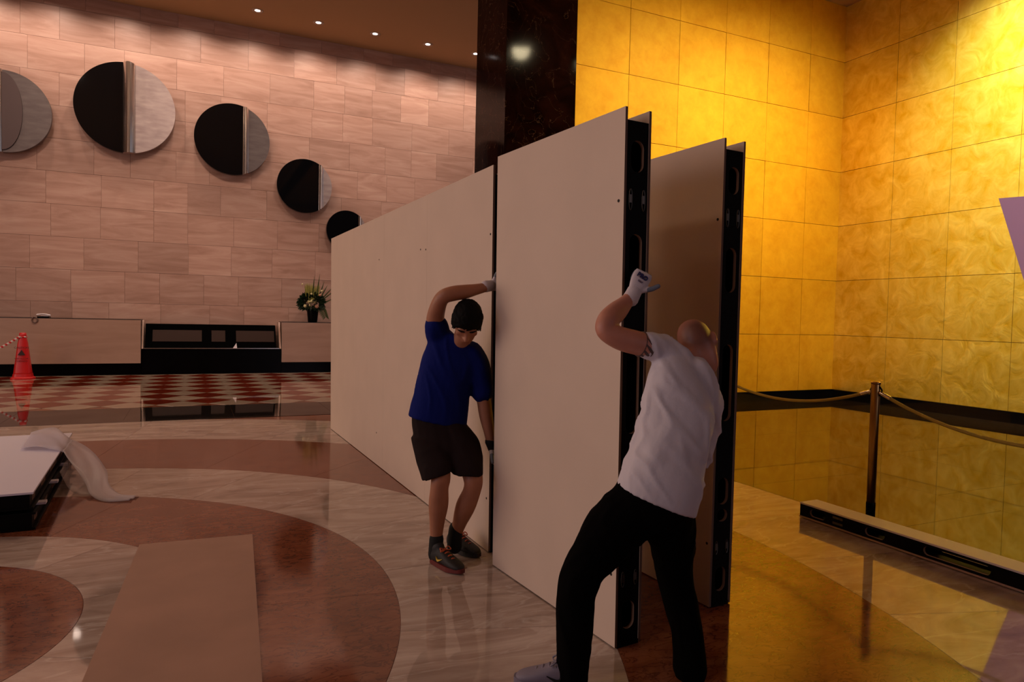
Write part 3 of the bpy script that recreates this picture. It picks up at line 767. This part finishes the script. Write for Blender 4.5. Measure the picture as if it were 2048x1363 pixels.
# ------------------------------------------------------------------ people
SKIN1 = mat('skin_tan', (.40, .17, .095), .5, noise_amt=.06, noise_scale=14)
SKIN2 = mat('skin_ruddy', (.52, .22, .15), .48, noise_amt=.08, noise_scale=12)
BLUE = mat('blue_shirt_cloth', (.002, .008, .125), .85, spec=.15, bump=.2, bump_scale=60)
SHORTS = mat('charcoal_shorts', (.018, .011, .011), .9, spec=.1)
WHITE = mat('white_cotton', (.66, .62, .68), .85, spec=.2, bump=.15, bump_scale=60)
PANTS = mat('black_trousers', (.0022, .0018, .0018), .95, spec=.05)
HAIRB = mat('black_hair', (.0035, .003, .003), .75, spec=.12)
STUB = mat('shaved_stubble', (.22, .085, .058), .7, noise_amt=.25, noise_scale=60)
GLOVEW = mat('white_knit_glove', (.66, .60, .64), .8, bump=.3, bump_scale=300)
GLOVEG = mat('grey_rubber_coating', (.17, .20, .25), .5)
SOCK = mat('black_sock', (.006, .006, .006), .9)
SHOEB = mat('black_shoe_mesh', (.010, .009, .010), .6, bump=.3, bump_scale=250)
SHOESOLE = mat('dark_red_sole', (.13, .012, .010), .5)
SHOEG = mat('grey_trainer', (.20, .175, .23), .6)
LACE = mat('orange_lace', (.50, .09, .03), .6)
MARKY = mat('yellow_mark', (.65, .45, .06), .5)
TATT = mat('dark_tattoo', (.10, .055, .05), .55)

def px_rows(rows_, sub=4, n=28, pw=2.25, bm=None):
    """rows: px, py, depth, half width in px, half depth in m, tilt of the side axis (deg, clockwise in the picture)"""
    bm = bm or B(); out = []
    for x, y, d, hw, hd, tl in rows_:
        a = math.radians(tl); s = RT*math.cos(a) - UP*math.sin(a)
        out.append((at(x, y, d), s*(hw*d/F_PX), FW*hd))
    return rings_loft(bm, out, n, pw, sub)
def px_tube(bm, rows_, n=16, sub=5):
    pts = [at(x, y, d) for x, y, d, r in rows_]; rad = [r*d/F_PX for x, y, d, r in rows_]
    return tube(bm, pts, rad, n, sub=sub)

def head(bm, c, fwd, up, k=1.0):
    f = Vector(fwd).normalized(); u = Vector(up); u = (u - f*u.dot(f)).normalized(); s = f.cross(u).normalized()
    H = .238*k
    prof = [(0, .020, .066, .016), (.04, .036, .056, .032), (.12, .050, .040, .052), (.22, .060, .024, .068), (.34, .068, .010, .083), (.47, .072, .002, .093),
            (.60, .076, -.003, .098), (.73, .075, -.006, .097), (.85, .063, -.009, .081), (.94, .041, -.010, .053), (1, .012, -.010, .015)]
    rings_loft(bm, [(Vector(c) + u*(t - .5)*H + f*y*k, s*w_*k, f*d*k) for t, w_, y, d in prof], 24, 2.1, 3)
    def P(x, y, z): return Vector(c) + s*x*k + f*y*k + u*(z - .5)*H
    tube(bm, [P(0, .092, .56), P(0, .104, .45), P(0, .114, .37), P(0, .098, .34)], [.008, .011, .015, .012], 10)          # nose
    for q in (-1, 1):
        ellipsoid(bm, P(q*.016, .098, .35), (.009*k, .009*k, .008*k), (s, f, u), 10)
        ellipsoid(bm, P(q*.034, .084, .60), (.026*k, .012*k, .009*k), (s, f, u), 10)        # brow
        ellipsoid(bm, P(q*.032, .080, .52), (.016*k, .011*k, .010*k), (s, f, u), 10)        # lowered eyelid
        ellipsoid(bm, P(q*.046, .062, .40), (.020*k, .02*k, .02*k), (s, f, u), 10)          # cheek
        ellipsoid(bm, P(q*.078, -.012, .47), (.010*k, .022*k, .033*k), (s, f, u), 12)       # ear
        ellipsoid(bm, P(q*.084, -.020, .50), (.007*k, .017*k, .020*k), (s, f, u), 10)
    ellipsoid(bm, P(0, .094, .235), (.024*k, .010*k, .006*k), (s, f, u), 10); ellipsoid(bm, P(0, .091, .195), (.021*k, .010*k, .007*k), (s, f, u), 10)   # lips
    ellipsoid(bm, P(0, .080, .06), (.020*k, .014*k, .014*k), (s, f, u), 10)
    return f, u, s, P

def hand(bm, W, d, a, b, curl=(50, 60, 40), thumb=(.5, .8, .1), k=1.0, tips=None, spread=.0):
    """palm and five fingers; d towards the knuckles, a towards the thumb, b out of the back of the hand. Returns finger point lists"""
    d, a, b = Vector(d).normalized(), Vector(a), Vector(b)
    a = (a - d*a.dot(d)).normalized(); b = (b - d*b.dot(d) - a*b.dot(a)).normalized(); W = Vector(W)
    rings_loft(bm, [(W - d*.025*k, a*.027*k, b*.021*k), (W, a*.028*k, b*.020*k), (W + d*.04*k, a*.039*k, b*.019*k), (W + d*.075*k, a*.043*k, b*.017*k), (W + d*.10*k, a*.038*k, b*.012*k)], 18, 2.4, 3)
    out = []
    for off, L_, extra in ((.031, .072, 0), (.0105, .081, 4), (-.0105, .076, 6), (-.030, .060, 8)):
        p_ = W + d*(.088 - abs(off - .008)*.25)*k + a*off*k; ang = 0; pts = [p_ - d*.015*k, p_.copy()]; 
        for frac, c in zip((.45, .32, .23), curl):
            ang += math.radians(c + extra); dd = d*math.cos(ang) - b*math.sin(ang) + a*off*spread*10
            p_ = p_ + dd.normalized()*L_*frac*k*1.05; pts.append(p_.copy())
        tube(bm, pts, [.0105*k, .0105*k, .0098*k, .0092*k, .0082*k], 10, sub=3); out.append(pts)
    tb = W + d*.022*k + a*.026*k; tv = (d*thumb[0] + a*thumb[1] - b*thumb[2]).normalized(); tv2 = (tv + d*.45).normalized()
    tp = [tb - tv*.01*k, tb + tv*.02*k, tb + tv*.045*k, tb + tv*.045*k + tv2*.03*k]
    tube(bm, tp, [.014*k, .0125*k, .0115*k, .0095*k], 10, sub=3); out.append(tp)
    return out, (W, d, a, b)

def shoe(parent, heel, fwd, up, m_up, m_sole, m_lace, L_=.285, mark=None, pitch=0):
    """trainer: upper, sole, laces; heel = point on the floor under the heel"""
    f = Vector(fwd); f.z = 0; f.normalize(); u = Vector((0, 0, 1)); s = f.cross(u)
    if pitch:
        R = Matrix.Rotation(pitch, 3, s); f = R @ f; u = R @ u
    h = Vector(heel)
    def P(x, y, z): return h + f*x + s*y + u*z
    bm = B()
    rings_loft(bm, [(P(-.002, 0, .05), s*.022, u*.026), (P(.012, 0, .055), s*.032, u*.045), (P(.04, 0, .062), s*.036, u*.052), (P(.085, 0, .063), s*.038, u*.053), (P(.125, 0, .058), s*.041, u*.046), (P(.165, 0, .050), s*.045, u*.036),
                    (P(.205, 0, .043), s*.047, u*.028), (P(.245, 0, .037), s*.042, u*.021), (P(.272, 0, .033), s*.028, u*.013), (P(.282, 0, .030), s*.012, u*.006)], 20, 2.3, 3)
    tube(bm, [P(.055, 0, .07), P(.055, 0, .108)], [(.036, .044), (.037, .046)], 16, side=s, sub=2)
    up_o = fuse('shoe', bm, .006, m_up, parent, 3)
    bm = B(); pts = []
    for k in range(40):
        a = 2*PI*k/40; x = .142 - .148*math.cos(a)
        w_ = (.030 + .020*min(1, x/.19)) if x < .19 else .050 - .018*((x - .19)/.1)**1.5
        pts.append((x, math.copysign(min(w_, w_*abs(math.sin(a))**.45), math.sin(a))))
    a_ = [bm.verts.new(P(x, y, .0 + max(0, x - .2)*.12)) for x, y in pts]; b_ = [bm.verts.new(P(x, y*1.02, .028 + max(0, x - .2)*.06)) for x, y in pts]
    bm.faces.new(a_[::-1]); bm.faces.new(b_)
    for i in range(40): j = (i+1) % 40; bm.faces.new((a_[i], a_[j], b_[j], b_[i]))
    obj('sole', bm, m_sole, up_o, False)
    for k in range(4):
        x = .115 + .026*k; z = .107 - .0115*k
        bm = B(); tube(bm, [P(x, -.026, z - .012), P(x + .004, 0, z + .001), P(x, .026, z - .012)], [(.0055, .004)]*3, 8, side=f, sub=3); obj('lace', bm, m_lace, up_o, True)
    bm = B()
    for q in (-1, 1): tube(bm, [P(.12, 0, .106), P(.115, q*.03, .118), P(.135, q*.035, .104), P(.125, q*.004, .104)], [.0035]*4, 6)
    obj('lace_bow', bm, m_lace, up_o, True)
    if mark:
        for q in (-1, 1):
            prof = [(.092, .066, .0012), (.098, .052, .005), (.108, .046, .006), (.125, .052, .004), (.150, .064, .001)]
            bm = B(); prev = None
            for x, z, w_ in catmull(prof, 4):
                yy = q*(.0425 if x < .13 else .0425 + (x - .13)*.05)
                row = [bm.verts.new(P(x, yy + q*dd, z + e*w_)) for dd, e in ((-.008, -1), (.003, -1), (.003, 1), (-.008, 1))]
                if prev:
                    for i in range(4): bm.faces.new((prev[i], prev[(i+1) % 4], row[(i+1) % 4], row[i]))
                else: bm.faces.new(row[::-1])
                prev = row
            bm.faces.new(prev); obj('tick_mark', bm, mark, up_o)
    return up_o
def on_floor(px, py):
    r = FW + RT*((px - 1024)/F_PX) - UP*((py - 681.5)/F_PX); return CAM + r*(-CAM.z/r.z)
def folds(amp, vec, scale, seed, low=.5, hem=None):
    vec = Vector(vec).normalized(); sd_ = Vector((seed, seed*1.7, seed*.3))
    def fn(co, nn):
        along = co.dot(vec); q = co - vec*along*.8
        q = q + Vector((noise.noise(co*4 + sd_), noise.noise(co*4 - sd_), 0))*.05
        v = noise.noise(q*scale + sd_); v2 = noise.noise(q*scale*.45 + sd_*2)
        k_ = 1.0 if hem is None else max(.08, min(1, (co - hem[0]).dot(hem[1])/.16))
        return k_*amp*((.35 - min(1, abs(v)*3))*.9 + low*v2)
    return fn

# ---- man in the blue shirt (front towards the camera)
bm = B()
px_tube(bm, [(864, 862, 4.18, 24), (870, 905, 4.09, 24), (881, 950, 3.99, 20.5), (879, 975, 3.99, 18.5), (877, 1008, 4.04, 20), (874, 1045, 4.09, 15), (872, 1080, 4.12, 12), (871, 1098, 4.12, 12)])
px_tube(bm, [(918, 866, 4.19, 24), (934, 910, 4.12, 24), (946, 955, 4.03, 20), (944, 980, 4.04, 18), (931, 1012, 4.10, 20), (919, 1045, 4.17, 14.5), (911, 1072, 4.21, 11.5), (909, 1088, 4.21, 11.5)])
px_rows([(888, 880, 4.2, 48, .10, 8), (884, 830, 4.19, 42, .10, 12), (893, 760, 4.17, 42, .10, 18), (906, 712, 4.15, 50, .09, 26), (918, 688, 4.13, 26, .06, 30)], bm=bm)
px_tube(bm, [(914, 700, 4.15, 22), (922, 682, 4.10, 19), (929, 662, 4.06, 18)])
px_tube(bm, [(884, 684, 4.17, 20), (872, 655, 4.13, 19), (872, 628, 4.07, 17.5), (884, 596, 3.99, 15), (905, 587, 3.99, 15.5), (930, 583, 4.02, 14.5), (952, 578.5, 4.06, 11.5), (972, 574, 4.085, 9.5)])
px_tube(bm, [(952, 712, 4.16, 20), (960, 755, 4.17, 18), (967, 797, 4.17, 14.5), (972, 830, 4.17, 14), (979, 868, 4.17, 10.5), (983, 890, 4.18, 9.5)])
hf, hu, hs, HP = head(bm, at(934, 643, 4.03), -FW*.57 - UP*.80 + RT*.02, UP*.60 - FW*.80 + RT*.14, 1.0)
man1 = fuse('person', bm, .0075, SKIN1, None, 3)
tag(man1, 'man in blue t-shirt, dark shorts and black trainers, crouching with one arm raised', 'person')
# hair
bm = B()
ellipsoid(bm, HP(0, -.012, .68), (.088, .106, .092), (hs, hf, hu), 24)
ellipsoid(bm, HP(0, -.05, .50), (.078, .065, .085), (hs, hf, hu), 20)
rh = random.Random(5)
for k in range(46):
    a = -1.5 + 3.0*k/45; x = .080*math.sin(a); y = .082*math.cos(a) - .006
    L_ = .035 + .06*rh.random() + (.05 if abs(a) > .9 else 0)
    p0 = HP(x*.9, y*.95, .86); p1 = HP(x*1.06, y*1.10, .74); p2 = HP(x*1.10 + rh.uniform(-.006, .006), y*1.14, .74 - L_/.238*.75)
    tube(bm, [p0, p1, p2], [.011, .0095, .0025], 7, sub=3)
hair = fuse('hair', bm, .0055, HAIRB, man1, 1, wrinkle=lambda co, nn: .003*noise.noise(co*70))
for q in (-1, 1):
    bm = B(); tube(bm, [HP(q*.016, .098, .615), HP(q*.034, .098, .635), HP(q*.055, .083, .615)], [.003, .0045, .002], 8, sub=3); obj('eyebrow', bm, HAIRB, man1, True)
# shirt
bm = px_rows([(874, 843, 4.19, 59, .130, 12), (876, 835, 4.19, 59.5, .132, 12), (882, 800, 4.18, 57, .128, 14), (889, 762, 4.17, 55, .125, 18), (899, 725, 4.16, 58, .12, 24), (907, 702, 4.15, 56, .105, 29), (914, 686, 4.14, 40, .085, 31), (920, 676, 4.12, 25, .07, 30)])
px_tube(bm, [(893, 694, 4.17, 31), (877, 672, 4.14, 28), (872, 655, 4.11, 26)])
px_tube(bm, [(940, 708, 4.15, 27), (956, 735, 4.16, 26), (964, 768, 4.17, 23.5), (965, 783, 4.17, 23)])
px_tube(bm, [(888, 690, 4.16, 26), (868, 720, 4.17, 22)])
fuse('shirt', bm, .010, BLUE, man1, 4, wrinkle=folds(.007, RT*.3 - UP, 13, 3.1, 1.0, hem=(at(874, 843, 4.19), (UP*.97 + RT*.2).normalized())))
# shorts
bm = px_rows([(878, 830, 4.19, 55, .12, 12), (884, 862, 4.19, 61, .135, 10), (892, 890, 4.16, 62, .13, 6), (896, 905, 4.14, 56, .11, 4)])
px_rows([(862, 872, 4.17, 41, .12, 0), (866, 905, 4.10, 37, .115, -8), (871, 930, 4.04, 35, .105, -14), (875, 950, 4.01, 33, .10, -18)], bm=bm)
px_rows([(902, 836, 4.18, 24, .10, 8), (912, 855, 4.18, 29, .12, 4), (922, 878, 4.17, 36, .125, 2), (930, 905, 4.12, 35, .11, 2), (935, 930, 4.07, 32, .10, 2), (936, 948, 4.05, 31, .10, 4)], bm=bm)
fuse('shorts', bm, .009, SHORTS, man1, 3, wrinkle=folds(.004, RT*.4 - UP, 13, 8.4, 1.0))
# socks and shoes
bm = B(); px_tube(bm, [(873, 1076, 4.11, 14.5), (872, 1090, 4.12, 14.5), (871, 1108, 4.13, 15)]); fuse('sock', bm, .006, SOCK, man1, 2)
bm = B(); px_tube(bm, [(912, 1056, 4.19, 14.5), (910, 1072, 4.20, 14.5), (909, 1092, 4.21, 15)]); fuse('sock', bm, .006, SOCK, man1, 2)
h1 = on_floor(866, 1124); t1 = on_floor(926, 1150); d1_ = (t1 - h1).normalized()
shoe(man1, h1 - d1_*.012 + Vector((0, 0, .002)), d1_, None, SHOEB, SHOESOLE, LACE, mark=MARKY)
h2 = on_floor(900, 1094); t2 = on_floor(962, 1118); d2_ = (t2 - h2).normalized()
shoe(man1, h2 - d2_*.01 + Vector((0, 0, .002)), d2_, None, SHOEB, SHOEB, LACE, mark=MARKY)
# gloves
def glove(parent, W, d, a, b, curl, thumb, k=1.0, coat=True, spread=0, cuff=GLOVEW, m_=None):
    bm = B(); fg, (W, d, a, b) = hand(bm, W, d, a, b, curl, thumb, k, spread=spread)
    g = fuse('glove', bm, .0042, m_ or GLOVEW, parent, 2)
    bm = B()
    for pts in fg:
        tube(bm, pts[-3:], [.0125*k, .0118*k, .0105*k], 10, sub=3)
    rings_loft(bm, [(W + d*.02*k - b*.011*k, a*.030*k, b*.012*k), (W + d*.06*k - b*.011*k, a*.041*k, b*.012*k), (W + d*.095*k - b*.010*k, a*.040*k, b*.010*k)], 16, 2.4, 3)
    fuse('palm_coating', bm, .0042, GLOVEG, g, 1)
    bm = B(); tube(bm, [W - d*.034*k, W - d*.015*k, W + d*.008*k], [(.036*k, .033*k), (.034*k, .029*k), (.033*k, .025*k)], 18, side=a, sub=3); obj('cuff', bm, cuff, g, True)
    return g, (W, d, a, b)
glove(man1, at(982, 571, 4.10), RT*.85 + FW*.35 + UP*.14, UP*.9 + RT*.1, -FW*.6 + UP*.2 + RT*.5, (25, 35, 25), (.5, .8, .1))
glove(man1, at(983, 893, 4.18), -UP + RT*.22 + FW*.1, -FW*.9 - RT*.2, -RT*.8 - FW*.3, (25, 35, 30), (.6, .7, .1), cuff=SOCK)

# ---- man in the white shirt (back towards the camera)
bm = B()
px_tube(bm, [(1268, 1015, 2.82, 44), (1212, 1075, 2.76, 42), (1170, 1135, 2.69, 34), (1152, 1180, 2.66, 30), (1148, 1240, 2.68, 28), (1146, 1300, 2.72, 21), (1143, 1350, 2.75, 18), (1143, 1362, 2.75, 18)])
px_tube(bm, [(1336, 1035, 2.84, 40), (1344, 1090, 2.92, 36), (1351, 1150, 2.97, 29), (1362, 1210, 2.95, 25), (1374, 1270, 2.91, 22), (1377, 1325, 2.885, 17), (1377, 1335, 2.885, 17)])
px_rows([(1300, 1040, 2.82, 54, .09, 18), (1314, 990, 2.82, 66, .10, 22), (1334, 910, 2.85, 68, .105, 18), (1352, 825, 2.89, 66, .105, 18), (1362, 755, 2.93, 58, .095, 34), (1368, 725, 2.95, 34, .07, 40)], bm=bm)
px_tube(bm, [(1362, 735, 2.95, 31), (1374, 716, 2.98, 27), (1386, 700, 3.0, 26)])
px_tube(bm, [(1345, 718, 2.95, 22), (1312, 696, 2.93, 22), (1280, 687, 2.90, 24.5), (1240, 676, 2.88, 24), (1211, 660, 2.87, 20), (1216, 640, 2.89, 22), (1234, 622, 2.94, 21), (1249, 607, 2.968, 16), (1260, 593, 2.984, 12), (1266, 585, 2.988, 10.5)])
px_tube(bm, [(1404, 775, 2.95, 22), (1416, 835, 3.0, 20), (1400, 900, 3.06, 18), (1372, 940, 3.13, 16), (1348, 960, 3.17, 13)])
hf2, hu2, hs2, HP2 = head(bm, at(1396, 690, 3.02), FW*.66 - UP*.62 + RT*.42, UP*.72 + FW*.55 - RT*.22, .98)
man2 = fuse('person', bm, .0075, SKIN2, None, 3)
tag(man2, 'bald man in white t-shirt and black trousers seen from behind, gripping the panel', 'person')
# shaved stubble darkens the skin round the back of the head
m_ = SKIN2; N_, L__ = m_.node_tree.nodes, m_.node_tree.links; b_ = N_['Principled BSDF']
src = b_.inputs['Base Color'].links[0].from_socket
g_ = N_.new('ShaderNodeNewGeometry'); ds = N_.new('ShaderNodeVectorMath'); ds.operation = 'DISTANCE'; ds.inputs[1].default_value = HP2(.015, -.075, .47)
L__.new(g_.outputs['Position'], ds.inputs[0])
mr_ = N_.new('ShaderNodeMapRange'); mr_.inputs['From Min'].default_value = .045; mr_.inputs['From Max'].default_value = .095; mr_.inputs['To Min'].default_value = .8; mr_.inputs['To Max'].default_value = 0
L__.new(ds.outputs['Value'], mr_.inputs['Value'])
mx_ = N_.new('ShaderNodeMix'); mx_.data_type = 'RGBA'; L__.new(mr_.outputs['Result'], mx_.inputs['Factor']); L__.new(src, mx_.inputs['A']); mx_.inputs['B'].default_value = (.12, .045, .03, 1)
L__.new(mx_.outputs['Result'], b_.inputs['Base Color'])
# tattoo band round the upper arm
bm = B()
pa, pb = at(1298, 692, 2.918), at(1281, 687.5, 2.905)
ax_ = (pb - pa).normalized(); uu = ax_.cross(FW).normalized(); vv = ax_.cross(uu)
for k in range(12):
    a = 2*PI*k/12; pts = []
    for q in range(5):
        b2 = a + .55*q/4; c = pa.lerp(pb, q/4); pts.append(c + (uu*math.cos(b2) + vv*math.sin(b2))*.0528)
    tube(bm, pts, [(.006, .002)]*5, 6, side=ax_, sub=2)
for e in (pa, pb): tube(bm, [e + (uu*math.cos(2*PI*k/20) + vv*math.sin(2*PI*k/20))*.0535 for k in range(21)], [.003]*21, 5, sub=1, cap=False)
obj('tattoo_band', bm, TATT, man2, True)
# shirt
bm = px_rows([(1311, 1001, 2.82, 84, .135, 22), (1314, 992, 2.82, 84, .137, 22), (1326, 945, 2.83, 82, .135, 20), (1338, 890, 2.86, 77, .13, 16), (1350, 835, 2.89, 73, .13, 16), (1358, 788, 2.92, 71, .125, 26), (1363, 750, 2.94, 64, .11, 36), (1368, 726, 2.96, 46, .09, 40), (1374, 713, 2.975, 32, .075, 40)])
px_tube(bm, [(1352, 720, 2.96, 36), (1322, 697, 2.94, 31), (1300, 691.5, 2.925, 28.5), (1296, 690.5, 2.922, 28.5)])
px_tube(bm, [(1392, 745, 2.95, 34), (1414, 785, 2.96, 31), (1421, 830, 2.99, 27), (1412, 880, 3.03, 25), (1402, 918, 3.06, 24)])
fuse('shirt', bm, .0095, WHITE, man2, 4, wrinkle=folds(.012, RT*.55 - UP*.8, 12, 5.3, 1.2, hem=(at(1311, 1001, 2.82), (UP*.93 + RT*.37).normalized())))
# trousers
bm = px_rows([(1313, 985, 2.82, 78, .125, 22), (1303, 1022, 2.82, 84, .135, 20), (1298, 1050, 2.83, 76, .13, 14)])
px_tube(bm, [(1270, 1020, 2.82, 60), (1236, 1048, 2.79, 60), (1202, 1088, 2.74, 53), (1170, 1136, 2.69, 43.5), (1153, 1180, 2.66, 39.5), (1148, 1230, 2.67, 39), (1147, 1285, 2.71, 35), (1144, 1335, 2.75, 32), (1143, 1352, 2.755, 33)])
px_tube(bm, [(1332, 1035, 2.84, 58), (1343, 1080, 2.90, 47), (1349, 1140, 2.96, 37.5), (1360, 1200, 2.96, 33), (1372, 1255, 2.92, 33), (1378, 1300, 2.89, 33), (1379, 1340, 2.875, 35)])
fuse('trousers', bm, .0095, PANTS, man2, 3, wrinkle=folds(.006, RT*.3 - UP, 12, 1.9, 1.4))
# shoes
hA = on_floor(1142, 1378); hA = hA - Vector((0, 0, 0)); dA = (-RT*.85 + FW*.15); dA.z = 0; dA.normalize()
shoe(man2, hA - dA*.055 + Vector((0, 0, .002)), dA, None, SHOEG, SHOEG, SHOEG, mark=SOCK)
hB = on_floor(1376, 1352); dB = FW*.92 + RT*.3; dB = Vector((dB.x, dB.y, 0)).normalized()
shoe(man2, hB + dB*.0 + Vector((0, 0, .002)), dB, None, SHOEG, SHOEB, SHOEG)
# glove gripping the slotted end
gl, (gW, gd, ga, gb_) = glove(man2, at(1268, 584, 2.985), UP*.86 + RT*.46 + FW*.05, RT, -FW, (62, 45, 35), (.55, .75, -.1), k=1.0)
cpt = gW + gd*.060 + gb_*.0205
text_mesh('PRO', .026, cpt + gd*.014, ga*1 - gd*.10, gd, mat('navy_print', (.012, .012, .09), .6), 'glove_print', gl, ext=.002, bold=.0012)
text_mesh('GRIP', .012, cpt - gd*.010 + gb_*.001, ga*1 - gd*.10, gd, mat('violet_print', (.16, .13, .25), .6), 'glove_print', gl, ext=.002)
